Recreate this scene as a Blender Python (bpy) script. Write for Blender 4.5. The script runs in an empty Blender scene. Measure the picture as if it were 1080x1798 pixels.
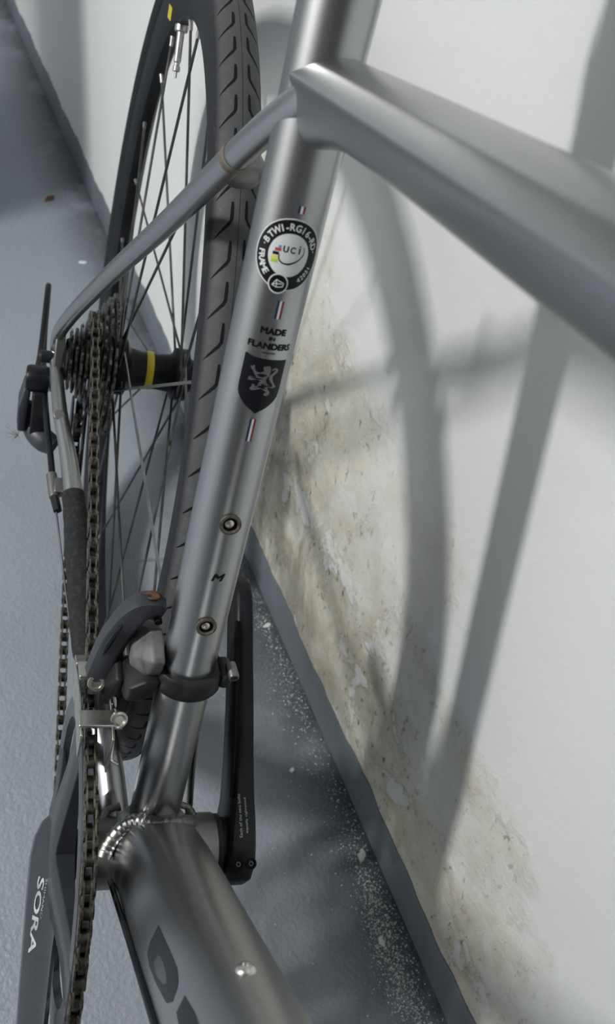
import bpy, math, random
import numpy as np
from mathutils import Vector, Matrix

random.seed(7)
D = bpy.data
SC = bpy.context.scene
COL = SC.collection
PI = math.pi

# ---------------------------------------------------------------- camera
CAM_POS = (0.608372, -0.301681, 0.825006)
CAM_RIGHT = Vector((0.36748, 0.91784, 0.150093))
CAM_DOWN = Vector((0.720189, -0.178722, -0.670362))
CAM_FWD = Vector((-0.58846, 0.354441, -0.726695))
cam_d = D.cameras.new('camera')
cam = D.objects.new('camera', cam_d)
COL.objects.link(cam)
m = Matrix.Identity(4)
for r in range(3):
    m[r][0] = CAM_RIGHT[r]; m[r][1] = -CAM_DOWN[r]; m[r][2] = -CAM_FWD[r]; m[r][3] = CAM_POS[r]
cam.matrix_world = m
cam_d.sensor_fit = 'HORIZONTAL'
cam_d.sensor_width = 36.0
cam_d.lens = 36.0 * 1496.8 / 1080.0
cam_d.clip_start = 0.01
cam_d.dof.use_dof = True
cam_d.dof.focus_distance = 0.50
cam_d.dof.aperture_fstop = 22.0
SC.camera = cam

# ---------------------------------------------------------------- world, light, exposure
world = D.worlds.new('room_ambient')
SC.world = world
world.use_nodes = True
bg = world.node_tree.nodes['Background']
bg.inputs[0].default_value = (0.86, 0.945, 1.0, 1)
bg.inputs[1].default_value = 0.56
LAMP = Vector((0.010, -1.976, 2.060))
ld = D.lights.new('tube_light', 'AREA')
ld.shape = 'RECTANGLE'; ld.size = 0.09; ld.size_y = 0.62
ld.energy = 69; ld.color = (1.0, 0.985, 0.955)
lamp_light = D.objects.new('tube_light', ld)
COL.objects.link(lamp_light)
lamp_light.location = LAMP
SC.view_settings.view_transform = 'Standard'
SC.view_settings.look = 'None'
SC.view_settings.gamma = 1.0
SC.view_settings.use_curve_mapping = False
SC.view_settings.exposure = 0.0

# ---------------------------------------------------------------- materials
MATS = {}

def new_mat(name, color, metallic=0.0, rough=0.5, **kw):
    mt = D.materials.new(name); mt.use_nodes = True
    nt = mt.node_tree; b = nt.nodes['Principled BSDF']
    b.inputs['Base Color'].default_value = (*color, 1)
    b.inputs['Metallic'].default_value = metallic
    b.inputs['Roughness'].default_value = rough
    for k, v in kw.items():
        b.inputs[k].default_value = v
    MATS[name] = mt
    return mt, nt, b

def nd(nt, kind, **kw):
    n = nt.nodes.new(kind)
    for k, v in kw.items():
        if k in n.inputs: n.inputs[k].default_value = v
        else: setattr(n, k, v)
    return n

def noise(nt, coord, scale, detail=4.0, rough=0.55, dist=0.0):
    n = nd(nt, 'ShaderNodeTexNoise')
    n.inputs['Scale'].default_value = scale; n.inputs['Detail'].default_value = detail
    n.inputs['Roughness'].default_value = rough; n.inputs['Distortion'].default_value = dist
    nt.links.new(coord, n.inputs['Vector'])
    return n.outputs['Fac']

def ramp(nt, fac, p0, p1, c0=(0, 0, 0), c1=(1, 1, 1)):
    r = nd(nt, 'ShaderNodeValToRGB')
    r.color_ramp.elements[0].position = p0; r.color_ramp.elements[0].color = (*c0, 1)
    r.color_ramp.elements[1].position = p1; r.color_ramp.elements[1].color = (*c1, 1)
    nt.links.new(fac, r.inputs[0])
    return r.outputs[0]

def mixc(nt, fac, a, b, mode='MIX'):
    n = nt.nodes.new('ShaderNodeMix'); n.data_type = 'RGBA'; n.blend_type = mode
    for sock, v in ((n.inputs[0], fac), (n.inputs[6], a), (n.inputs[7], b)):
        if hasattr(v, 'links') or hasattr(v, 'is_output'): nt.links.new(v, sock)
        elif isinstance(v, (int, float)): sock.default_value = v
        else: sock.default_value = (*v, 1)
    return n.outputs[2]

def mth(nt, op, a, b=None, clamp=False):
    n = nt.nodes.new('ShaderNodeMath'); n.operation = op; n.use_clamp = clamp
    for i, v in enumerate((a, b)):
        if v is None: continue
        if isinstance(v, (int, float)): n.inputs[i].default_value = v
        else: nt.links.new(v, n.inputs[i])
    return n.outputs[0]

def bump(nt, b, height, strength, dist):
    n = nd(nt, 'ShaderNodeBump')
    n.inputs['Strength'].default_value = strength; n.inputs['Distance'].default_value = dist
    nt.links.new(height, n.inputs['Height']); nt.links.new(n.outputs[0], b.inputs['Normal'])

def objco(nt):
    return nd(nt, 'ShaderNodeTexCoord').outputs['Object']

def worn(name, color, color2, metallic, rough, scale, p0=.45, p1=.65, rough2=None, bmp=0.0, bscale=400, **kw):
    mt, nt, b = new_mat(name, color, metallic, rough, **kw)
    co = objco(nt)
    f = ramp(nt, noise(nt, co, scale), p0, p1)
    nt.links.new(mixc(nt, f, color, color2), b.inputs['Base Color'])
    if rough2 is not None:
        r = nd(nt, 'ShaderNodeMapRange'); r.inputs[3].default_value = rough; r.inputs[4].default_value = rough2
        nt.links.new(f, r.inputs[0]); nt.links.new(r.outputs[0], b.inputs['Roughness'])
    if bmp:
        bump(nt, b, noise(nt, co, bscale), bmp, 0.0004)
    return mt

# raw brushed aluminium of the frame
mt, nt, b = new_mat('raw_aluminium', (.34, .345, .355), 1.0, .34)
co = objco(nt)
sm = ramp(nt, noise(nt, co, 7, 2), .3, .7)
nt.links.new(mixc(nt, sm, (.43, .435, .445), (.40, .404, .41)), b.inputs['Base Color'])
rr = nd(nt, 'ShaderNodeMapRange'); rr.inputs[3].default_value = .29; rr.inputs[4].default_value = .33
nt.links.new(sm, rr.inputs[0]); nt.links.new(rr.outputs[0], b.inputs['Roughness'])
worn('dull_aluminium', (.25, .25, .24), (.20, .20, .19), 1.0, .44, 12, rough2=.5)
worn('weld_metal', (.58, .58, .56), (.40, .40, .39), 1.0, .32, 120, rough2=.42)
worn('silver_plate', (.62, .61, .58), (.45, .43, .38), 1.0, .30, 90, rough2=.42)
worn('steel_spoke', (.055, .057, .06), (.10, .10, .10), .6, .38, 40)
worn('bare_spoke', (.30, .30, .30), (.22, .22, .22), .9, .35, 40)
worn('nipple_metal', (.45, .45, .43), (.33, .33, .32), .8, .42, 90)
worn('chain_steel', (.13, .118, .098), (.03, .028, .025), .9, .36, 300, .35, .6, .5)
worn('chain_plate', (.23, .21, .175), (.045, .04, .034), .9, .33, 260, .42, .66, .48)
worn('cog_steel', (.22, .21, .195), (.02, .02, .019), .85, .34, 170, .38, .6, .5)
worn('crank_grey', (.045, .05, .06), (.055, .06, .07), .45, .25, 30, rough2=.34)
worn('crank_black', (.008, .009, .012), (.014, .015, .018), .0, .36, 40, rough2=.42)
worn('ring_grey', (.13, .135, .15), (.10, .105, .115), .7, .33, 30, rough2=.4)
worn('anodised_black', (.010, .011, .014), (.018, .019, .022), .1, .36, 40, rough2=.46)
worn('black_plastic', (.014, .015, .017), (.03, .031, .034), 0, .42, 60, rough2=.55)
worn('derailleur_grey', (.06, .064, .074), (.042, .045, .053), .4, .45, 60, rough2=.42)
worn('dusty_grey_metal', (.17, .17, .17), (.09, .088, .085), .4, .6, 110, .4, .62, .6)
worn('neoprene', (.020, .021, .023), (.035, .036, .037), 0, .85, 300, bmp=.4, bscale=1500)
worn('rusty_brass', (.15, .13, .10), (.08, .06, .038), .6, .5, 400, rough2=.6)
new_mat('hole_black', (.004, .004, .005), 0, .8)
new_mat('cable_black', (.012, .013, .016), 0, .32)
worn('hub_black', (.009, .010, .013), (.02, .021, .024), .2, .38, 50, rough2=.5)
new_mat('yellow_band', (.60, .50, .02), 0, .38)
new_mat('decal_black', (.008, .009, .012), 0, .35)
new_mat('decal_white', (.70, .72, .72), 0, .4)
new_mat('decal_silver', (.20, .205, .21), .6, .4)
new_mat('decal_blue', (.015, .02, .09), 0, .4)
new_mat('decal_red', (.22, .02, .03), 0, .4)
new_mat('uci_red', (.50, .05, .07), 0, .4)
new_mat('uci_blue', (.10, .25, .55), 0, .4)
new_mat('uci_yellow', (.75, .68, .10), 0, .4)
new_mat('uci_green', (.42, .66, .02), 0, .4)
new_mat('logo_grey', (.030, .032, .038), .4, .35)
new_mat('print_grey', (.45, .47, .5), 0, .5)
new_mat('text_grey', (.48, .49, .50), 0, .45)
worn('leather_black', (.02, .02, .02), (.03, .03, .03), 0, .55, 60)
worn('dried_leaf_brown', (.11, .05, .022), (.05, .025, .012), 0, .7, 120)
worn('tape_brown', (.20, .165, .12), (.26, .25, .24), .5, .5, 160)
new_mat('lint_grey', (.30, .29, .27), 0, .9)
worn('paint_flake', (.72, .74, .73), (.62, .64, .63), 0, .8, 200)
worn('shadow_block_paint', (.45, .46, .46), (.40, .41, .41), 0, .5, 6)
new_mat('lamp_housing', (.75, .75, .74), 0, .5)
mt, nt, b = new_mat('lamp_tube', (.9, .9, .88), 0, .4)
b.inputs['Emission Color'].default_value = (1, .985, .955, 1); b.inputs['Emission Strength'].default_value = 6

for nm_ in ('crank_black', 'anodised_black', 'black_plastic', 'hub_black', 'neoprene', 'leather_black', 'cable_black', 'hole_black', 'decal_black', 'logo_grey'):
    MATS[nm_].node_tree.nodes['Principled BSDF'].inputs['Specular IOR Level'].default_value = .22
# tyre rubber: fine dusty scuffs
mt, nt, b = new_mat('tire_rubber', (.028, .029, .032), 0, .62)
co = objco(nt)
d1 = ramp(nt, noise(nt, co, 26, 6, .7), .50, .78)
d2 = ramp(nt, noise(nt, co, 260, 4, .7), .60, .72)
sx = nd(nt, 'ShaderNodeSeparateXYZ'); nt.links.new(co, sx.inputs[0])
rad = mth(nt, 'SQRT', mth(nt, 'ADD', mth(nt, 'POWER', sx.outputs[0], 2.0), mth(nt, 'POWER', mth(nt, 'SUBTRACT', sx.outputs[2], .337), 2.0)))
tread = mth(nt, 'MULTIPLY', mth(nt, 'SUBTRACT', rad, .3285), 260, True)
worn_ = mixc(nt, mth(nt, 'MULTIPLY', d1, .6), (.072, .074, .079), (.14, .142, .146))
c1 = mixc(nt, tread, (.018, .019, .022), worn_)
c2 = mixc(nt, mth(nt, 'MULTIPLY', d2, mth(nt, 'ADD', mth(nt, 'MULTIPLY', d1, .75), .06)), c1, (.30, .30, .29))
nt.links.new(c2, b.inputs['Base Color'])
bump(nt, b, noise(nt, co, 700, 4), .35, .0004)
worn('rim_black', (.009, .010, .012), (.016, .017, .02), .05, .42, 25, rough2=.5)
for nm_ in ('rim_black', 'tire_rubber'): MATS[nm_].node_tree.nodes['Principled BSDF'].inputs['Specular IOR Level'].default_value = .2

# painted floor: blue-grey, orange-peel relief, grime and painted-in shade along the wall
mt, nt, b = new_mat('floor_paint', (.26, .285, .32), 0, .42)
b.inputs['Specular IOR Level'].default_value = .35
co = objco(nt)
sx = nd(nt, 'ShaderNodeSeparateXYZ'); nt.links.new(co, sx.inputs[0])
cl = ramp(nt, noise(nt, co, 3.2, 5), .35, .7)
c1 = mixc(nt, cl, (.275, .308, .350), (.247, .274, .310))
sp = ramp(nt, noise(nt, co, 95, 3, .6), .70, .78)
c1 = mixc(nt, mth(nt, 'MULTIPLY', sp, .35), c1, (.40, .42, .44))
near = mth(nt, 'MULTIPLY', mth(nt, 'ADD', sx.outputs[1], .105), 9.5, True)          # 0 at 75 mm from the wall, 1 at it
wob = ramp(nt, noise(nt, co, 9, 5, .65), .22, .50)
grime_shade = mth(nt, 'MULTIPLY', mth(nt, 'POWER', near, 1.2), wob, True)
c1 = mixc(nt, mth(nt, 'MULTIPLY', grime_shade, .92), c1, (.03, .034, .042))
pw_ = ramp(nt, noise(nt, co, 420, 3, .7), .56, .68)
pm = ramp(nt, noise(nt, co, 9, 4, .6), .50, .62)
dusty = mth(nt, 'MULTIPLY', mth(nt, 'MULTIPLY', pw_, pm), near)
c1 = mixc(nt, mth(nt, 'MULTIPLY', dusty, .6), c1, (.62, .62, .58))
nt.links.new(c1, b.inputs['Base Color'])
h = mth(nt, 'ADD', noise(nt, co, 230, 3, .5), mth(nt, 'MULTIPLY', noise(nt, co, 60, 2), .8))
bump(nt, b, h, .85, .0015)

# painted skirting band
mt, nt, b = new_mat('skirting_paint', (.19, .215, .245), 0, .5)
co = objco(nt)
cl = ramp(nt, noise(nt, co, 9, 5), .3, .7)
c1 = mixc(nt, cl, (.155, .178, .205), (.12, .136, .157))
nt.links.new(c1, b.inputs['Base Color'])
bump(nt, b, noise(nt, co, 160, 4), .5, .001)

# white plaster wall with damp stains, mould specks and flaking paint above the floor
mt, nt, b = new_mat('wall_plaster', (.72, .74, .735), 0, .75)
co = objco(nt)
sx = nd(nt, 'ShaderNodeSeparateXYZ'); nt.links.new(co, sx.inputs[0])
X, Z = sx.outputs[0], sx.outputs[2]
warp = noise(nt, co, 7, 5, .6)
# damp zone: below a slanting limit, from behind the rear wheel forwards
lim = mth(nt, 'SUBTRACT', .50, mth(nt, 'MULTIPLY', mth(nt, 'MAXIMUM', X, .02), .50))
lim = mth(nt, 'ADD', lim, mth(nt, 'MULTIPLY', mth(nt, 'SUBTRACT', warp, .5), .55))
dz = mth(nt, 'MULTIPLY', mth(nt, 'SUBTRACT', lim, Z), 6.0, True)
lx = mth(nt, 'MULTIPLY', mth(nt, 'ADD', X, .22), 4.0, True)
rx = mth(nt, 'MULTIPLY', mth(nt, 'SUBTRACT', .95, X), 2.5, True)
zone = mth(nt, 'MULTIPLY', mth(nt, 'MULTIPLY', dz, lx), rx)
st = ramp(nt, noise(nt, co, 22, 10, .68, .5), .40, .60)
yel = mth(nt, 'MULTIPLY', zone, st)
base = mixc(nt, noise(nt, co, 5, 4), (.715, .735, .735), (.745, .76, .755))
c1 = mixc(nt, mth(nt, 'MULTIPLY', zone, .62), base, (.71, .69, .59))
c1 = mixc(nt, mth(nt, 'MULTIPLY', yel, .62), c1, (.58, .52, .36))
# stretched specks
mp = nd(nt, 'ShaderNodeMapping'); mp.inputs['Scale'].default_value = (1.0, 1, .5)
nt.links.new(co, mp.inputs[0])
# greenish-grey mould towards the rear and the floor
mo = ramp(nt, noise(nt, mp.outputs[0], 14, 7, .65, .8), .42, .60)
heavy = mth(nt, 'MULTIPLY', mth(nt, 'SUBTRACT', .30, X), 3.2, True)
low = mth(nt, 'MULTIPLY', mth(nt, 'SUBTRACT', .43, Z), 5.0, True)
mm_ = mth(nt, 'MULTIPLY', mth(nt, 'MULTIPLY', mo, zone), mth(nt, 'MULTIPLY', mth(nt, 'ADD', mth(nt, 'MULTIPLY', heavy, .75), .25), low))
c1 = mixc(nt, mth(nt, 'MULTIPLY', mm_, .9), c1, (.22, .21, .165))
spk = ramp(nt, noise(nt, mp.outputs[0], 130, 4, .6), .59, .645)
spk2 = mth(nt, 'MULTIPLY', spk, mth(nt, 'MULTIPLY', zone, ramp(nt, noise(nt, co, 13, 5, .6), .40, .52)))
c1 = mixc(nt, mth(nt, 'MULTIPLY', spk2, .85), c1, (.15, .135, .10))
# bare white patches where the paint has lifted
pe = noise(nt, co, 13, 12, .66, .3)
pp = mth(nt, 'MULTIPLY', ramp(nt, pe, .575, .59), zone)
c1 = mixc(nt, mth(nt, 'MULTIPLY', pp, .85), c1, (.74, .75, .74))
edge = mth(nt, 'MULTIPLY', mth(nt, 'SUBTRACT', ramp(nt, pe, .560, .575), ramp(nt, pe, .575, .59)), zone, True)
c1 = mixc(nt, mth(nt, 'MULTIPLY', edge, .45), c1, (.40, .33, .19))
nt.links.new(c1, b.inputs['Base Color'])
hh = mth(nt, 'ADD', mth(nt, 'MULTIPLY', ramp(nt, pe, .53, .60), mth(nt, 'MULTIPLY', zone, 1.6)), mth(nt, 'MULTIPLY', noise(nt, co, 110, 8, .68), mth(nt, 'ADD', mth(nt, 'MULTIPLY', zone, 2.2), .5)))
hh = mth(nt, 'ADD', hh, mth(nt, 'MULTIPLY', noise(nt, co, 14, 3), 1.2))
bump(nt, b, hh, .6, .0018)
worn('added_wall_dark', (.05, .052, .055), (.065, .066, .068), 0, .7, 3)
worn('plain_plaster', (.70, .71, .70), (.66, .67, .66), 0, .8, 3)

# ---------------------------------------------------------------- mesh helpers
class MB:
    """collects geometry in millimetres; build() links one mesh object"""
    def __init__(s): s.v = []; s.f = []
    def add(s, vs, fs):
        o = len(s.v); s.v += [tuple(map(float, p)) for p in vs]; s.f += [tuple(o + i for i in f) for f in fs]
    def loft(s, rings, closed=True, caps=True, loop=False):
        n = len(rings[0]); o = len(s.v)
        for r in rings: s.v += [tuple(map(float, p)) for p in r]
        k = len(rings)
        for i in range(k if loop else k - 1):
            a = o + i * n; c = o + ((i + 1) % k) * n
            for j in range(n if closed else n - 1):
                j2 = (j + 1) % n
                s.f.append((a + j, a + j2, c + j2, c + j))
        if caps and not loop and closed:
            s.f.append(tuple(o + j for j in range(n))[::-1])
            s.f.append(tuple(o + (k - 1) * n + j for j in range(n)))
    def tube(s, path, rad, seg=20, section=None, up=(0, 1, 0), caps=True):
        P = [np.array(q, float) for q in path]
        if not hasattr(rad, '__len__'): rad = [rad] * len(P)
        rings = []; upv = np.array(up, float)
        for i, q in enumerate(P):
            t = (P[min(i + 1, len(P) - 1)] - P[max(i - 1, 0)]); t = t / np.linalg.norm(t)
            a = upv - t * (upv @ t)
            if np.linalg.norm(a) < 1e-4: a = np.array([1, .3, 0]) - t * (np.array([1, .3, 0]) @ t)
            a /= np.linalg.norm(a); c = np.cross(t, a)
            if section is None:
                ring = [q + rad[i] * (math.cos(2 * PI * j / seg) * a + math.sin(2 * PI * j / seg) * c) for j in range(seg)]
            else:
                sec = section(i) if callable(section) else section
                ring = [q + rad[i] * (sv * a + sw * c) for sv, sw in sec]
            rings.append(ring)
        s.loft(rings, caps=caps)
    def cyl(s, p0, p1, r, seg=24, r1=None):
        s.tube([p0, p1], [r, r if r1 is None else r1], seg)
    def lathe(s, prof, org, axis, seg=32, loop=False):
        ax = np.array(axis, float); ax /= np.linalg.norm(ax)
        a = np.cross(ax, [0, 0, 1.]);
        if np.linalg.norm(a) < 1e-3: a = np.cross(ax, [1., 0, 0])
        a /= np.linalg.norm(a); c = np.cross(ax, a); org = np.array(org, float)
        rings = [[org + ax * h + r * (math.cos(2 * PI * j / seg) * a + math.sin(2 * PI * j / seg) * c) for j in range(seg)] for h, r in prof]
        s.loft(rings, loop=loop)
    def prism(s, outline, d):
        """outline: 3D points, extruded by vector d"""
        d = np.array(d, float); A = [np.array(q, float) for q in outline]
        n = len(A); o = len(s.v)
        s.v += [tuple(q) for q in A] + [tuple(q + d) for q in A]
        s.f.append(tuple(o + i for i in range(n))[::-1]); s.f.append(tuple(o + n + i for i in range(n)))
        for i in range(n): s.f.append((o + i, o + (i + 1) % n, o + n + (i + 1) % n, o + n + i))
    def box(s, c, sx, sy, sz, ax=((1, 0, 0), (0, 1, 0), (0, 0, 1))):
        c = np.array(c, float); A = [np.array(a, float) for a in ax]
        vs = [c + i * sx / 2 * A[0] + j * sy / 2 * A[1] + k * sz / 2 * A[2] for i in (-1, 1) for j in (-1, 1) for k in (-1, 1)]
        s.add(vs, [(0, 1, 3, 2), (4, 6, 7, 5), (0, 4, 5, 1), (2, 3, 7, 6), (0, 2, 6, 4), (1, 5, 7, 3)])
    def ball(s, c, r, seg=12, rings=8, sc=(1, 1, 1)):
        c = np.array(c, float)
        R = []
        for i in range(rings + 1):
            t = PI * min(max(i / rings, .02), .98)
            R.append([c + r * np.array([sc[0] * math.sin(t) * math.cos(2 * PI * j / seg), sc[1] * math.sin(t) * math.sin(2 * PI * j / seg), sc[2] * math.cos(t)]) for j in range(seg)])
        s.loft(R)

P0 = np.array([-404., 0., -267.])          # rear wheel's contact with the floor (bike coordinates, mm, bottom bracket at 0)

def mesh_from(name, mb, mat, smooth=True, angle=38, bike=True):
    me = D.meshes.new(name)
    V = np.array(mb.v, float)
    V = (V - P0) / 1000.0 if bike else V / 1000.0
    me.from_pydata(V.tolist(), [], mb.f)
    me.materials.append(MATS[mat]); me.validate(); me.update()
    import bmesh
    bm = bmesh.new(); bm.from_mesh(me); bmesh.ops.recalc_face_normals(bm, faces=bm.faces); bm.to_mesh(me); bm.free()
    if smooth:
        me.shade_smooth(); me.set_sharp_from_angle(angle=math.radians(angle))
    return me

def link(name, me, parent=None):
    o = D.objects.new(name, me); COL.objects.link(o)
    if parent is not None: o.parent = parent
    return o

def part(name, mb, mat, parent, smooth=True, angle=38, bevel=0, label=None, seg=2):
    o = link(name, mesh_from(name, mb, mat, smooth, angle), parent)
    if bevel:
        md = o.modifiers.new('bevel', 'BEVEL'); md.width = bevel / 1000; md.segments = seg; md.limit_method = 'ANGLE'; md.angle_limit = math.radians(40)
    if label: o['label'] = label
    return o

def tag(o, label, cat, kind=None, group=None):
    o['label'] = label; o['category'] = cat
    if kind: o['kind'] = kind
    if group: o['group'] = group
    return o

def struct(name, mb, mat, label=None, parent=None, smooth=False):
    o = link(name, mesh_from(name, mb, mat, smooth, bike=False), parent)
    o['kind'] = 'structure'
    if label: o['label'] = label; o['category'] = name.split('_')[0]
    return o

def spline(pts, n=8):
    """Catmull-Rom through points (any dimension)"""
    P = [np.array(q, float) for q in pts]; P = [2 * P[0] - P[1]] + P + [2 * P[-1] - P[-2]]
    out = []
    for i in range(1, len(P) - 2):
        for k in range(n):
            t = k / n; a, b_, c, d = P[i - 1:i + 3]
            out.append(.5 * ((2 * b_) + (c - a) * t + (2 * a - 5 * b_ + 4 * c - d) * t * t + (3 * b_ - a - 3 * c + d) * t ** 3))
    out.append(P[-2])
    return out

def text2d(txt, bold=0.0):
    """text as triangles in 2D, cap height about 1, starting at x = 0"""
    cu = D.curves.new('t', 'FONT'); cu.body = txt; cu.size = 1.0; cu.resolution_u = 3
    ob = D.objects.new('t', cu); COL.objects.link(ob)
    dg = bpy.context.evaluated_depsgraph_get()
    me = D.meshes.new_from_object(ob.evaluated_get(dg))
    vs = np.array([tuple(v.co)[:2] for v in me.vertices]); fs = [tuple(p.vertices) for p in me.polygons]
    D.objects.remove(ob); D.curves.remove(cu); D.meshes.remove(me)
    vs = vs / 0.729
    if bold:
        n0 = len(vs); allv, allf = [], []
        for k, (dx, dy) in enumerate(((-1, 0), (1, 0), (0, 1), (0, -1), (-.7, .7), (.7, .7), (.7, -.7), (-.7, -.7))):
            allv.append(vs + np.array([dx, dy]) * bold); allf += [tuple(i + k * n0 for i in f_) for f_ in fs]
        vs, fs = np.vstack(allv), allf
    return vs, fs

def fit_text(txt, width, height, bold=0.0):
    vs, fs = text2d(txt, bold)
    mn, mx = vs.min(0), vs.max(0)
    vs = (vs - (mn + mx) / 2) / (mx - mn)
    return vs * [width, height], fs

# ---------------------------------------------------------------- the setting
f = MB(); f.add([(-3600, -2740, 0), (2600, -2740, 0), (2600, 0, 0), (-3600, 0, 0)], [(0, 1, 2, 3)])
# underside
f.add([(-3600, -3200, -60), (2600, -3200, -60), (2600, 60, -60), (-3600, 60, -60)], [(0, 3, 2, 1)])
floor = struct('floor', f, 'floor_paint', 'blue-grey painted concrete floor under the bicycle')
w_ = MB(); w_.box((-500, 60, 1250), 6200, 120, 2700)
wall = struct('wall_right', w_, 'wall_plaster', 'white plaster wall with damp stains beside the bicycle')
w2 = MB(); w2.box((-500, -2680, 1250), 6200, 120, 2700)
wall2 = struct('wall_left', w2, 'plain_plaster', 'plain white wall across the room')
ce = MB(); ce.box((-500, -1310, 2660), 6200, 2860, 120)
ceil = struct('ceiling', ce, 'plain_plaster', 'plain white ceiling above the bicycle')
w3 = MB(); w3.box((1760, -1310, 1250), 120, 2860, 2700)  # unseen wall, added dark so the frame tubes reflect it
wall3 = struct('wall_added_dark', w3, 'added_wall_dark', 'added unseen dark end wall ahead of the bicycle, for dark tube reflections')
# skirting band: painted up the wall, wavy upper edge, 3 mm proud
sk = MB(); n = 620; rngs = []
hz = 50.0
for i in range(n + 1):
    x = -3600 + 6200 * i / n
    xx = x / 1000
    top = 50 + 2.6 * math.sin(xx * 23) + 1.8 * math.sin(xx * 61 + 1) + 1.3 * math.sin(xx * 147 + 2) + random.uniform(-.8, .8)
    rngs.append([(x, 1, -2), (x, -4.0, -2), (x, -3.2, 8), (x, -2.4, top - 2), (x, -1.2, top), (x, 1, top)])
sk.loft(rngs)
base = struct('baseboard_right', sk, 'skirting_paint', 'grey painted skirting band along the foot of the stained wall', smooth=True)

# ---------------------------------------------------------------- bicycle root
MX = Matrix(((0.97822, 0.205015, 0.032471, 0), (-0.20757, 0.966177, 0.153027, -0.19809), (0.0, -0.156434, 0.987688, 0.0), (0, 0, 0, 1)))
bike = D.objects.new('bicycle', None); COL.objects.link(bike); bike.matrix_world = MX
tag(bike, 'raw silver aluminium road bicycle leaning beside the stained white wall', 'bicycle')

SA = math.radians(73.5)
U = np.array([-math.cos(SA), 0, math.sin(SA)])       # up the seat tube
NF = np.array([math.sin(SA), 0, math.cos(SA)])        # out of its front face
YV = np.array([0, 1., 0])
AX = np.array([-404., 0, 70.])                        # rear axle
RT = 15.2
SO = YV * -.6

# ---------------------------------------------------------------- frame tubes
s_ = MB(); ss = [8, 40, 120, 240, 360, 440, 480, 520, 548]
s_.tube([U * q + SO for q in ss], [15.4, 15.3, RT, RT, RT, RT, 15.8, 16.2, 16.2], 56)
seat_tube = part('seat_tube', s_, 'raw_aluminium', bike)

TA = np.array([-126., 0, 429.]); TD = np.array([math.cos(math.radians(14.2)), 0, math.sin(math.radians(14.2))])
TS = [(-7, 16.1), (-1, 18.6), (5, 20.0), (9, 20.2), (13.5, 17), (16, 10.5), (14.5, 4), (8, -3.6), (0, -5.0), (-7, -3.9), (-11.5, 1.5), (-15.5, 8.7), (-14.4, 10.4), (-9.0, 15.2)]
def smooth_sec(S, it=1, keep=(0, 11)):
    for _ in range(it):
        o = []
        for i in range(len(S)):
            a, c = S[i], S[(i + 1) % len(S)]
            o.append((a[0] * .75 + c[0] * .25, a[1] * .75 + c[1] * .25)); o.append((a[0] * .25 + c[0] * .75, a[1] * .25 + c[1] * .75))
        S = o
    return S
TSs = smooth_sec(TS, 2)
t_ = MB()
tl = [0, 14, 22, 30, 40, 60, 120, 200, 300, 420, 520]
# section axes: a = +y, c = t x a  (t forward, a = +y -> c = up)
def tt_sec(i):
    ex = float(np.interp(tl[i], [0, 14, 30, 50, 80], [10, 9, 5.5, 2, 0]))
    return [(y * (1 - .1 * (ex > 0) * 0), z - ex * max(0, 6 - z) / 11) for y, z in TSs]
t_.tube([TA + TD * q for q in tl], [1, 1, 1.003, 1.007, 1.013, 1.02, 1.04, 1.067, 1.1, 1.12, 1.12], section=tt_sec)
top_tube = part('top_tube', t_, 'raw_aluminium', bike, angle=60)

DA = math.radians(48.5); DD = np.array([math.cos(DA), 0, math.sin(DA)]); DN = np.array([-math.sin(DA), 0, math.cos(DA)])
d_ = MB(); dl = [6, 30, 60, 100, 160, 240, 340, 460, 590]
DR = [28, 28.4, 28.6, 28.6, 28.4, 28, 27.5, 26.5, 25]          # half width
DH = [33, 32.5, 31.5, 30, 28.8, 28, 27.5, 26.5, 25]            # half height
def down_c(s): return DD * s + DN * 3.0 + YV * 3.0 * min(1, s / 60) * max(0, 1 - s / 590)
def down_map(ang, s, lift=.15):
    a, h = float(np.interp(s, dl, DR)) + lift, float(np.interp(s, dl, DH)) + lift
    return down_c(s) + h * math.cos(ang) * DN + a * math.sin(ang) * YV
d_.loft([[down_map(2 * PI * k / 64, s, 0) for k in range(64)] for s in dl])
down_tube = part('down_tube', d_, 'raw_aluminium', bike)

bb = MB(); bb.lathe([(-36, 18), (-36, 21.5), (-35, 22), (41.5, 22), (42.5, 21.5), (42.5, 18)], (0, 0, 0), (0, 1, 0), 48)
shell = part('bottom_bracket_shell', bb, 'dull_aluminium', bike)
cup = MB(); cup.lathe([(42.5, 14), (42.5, 21), (46, 21), (47, 19), (52, 18.5), (52, 14)], (0, 0, 0), (0, 1, 0), 40)
part('bearing_cup', cup, 'anodised_black', shell)
cup = MB(); cup.lathe([(-36, 14), (-36, 21), (-40, 21), (-42, 15), (-52, 14), (-52, 10)], (0, 0, 0), (0, 1, 0), 40)
part('bearing_cup', cup, 'anodised_black', shell)

# head tube, for the far ends of the top and down tubes
HT = TA + TD * 520; HB = DD * 585
hd = HT - HB; hd /= np.linalg.norm(hd)
h_ = MB(); h_.tube([HB - hd * 32, HB, HT, HT + hd * 28], [23, 22.5, 20.5, 20], 40)
head_tube = part('head_tube', h_, 'raw_aluminium', bike)

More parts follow.
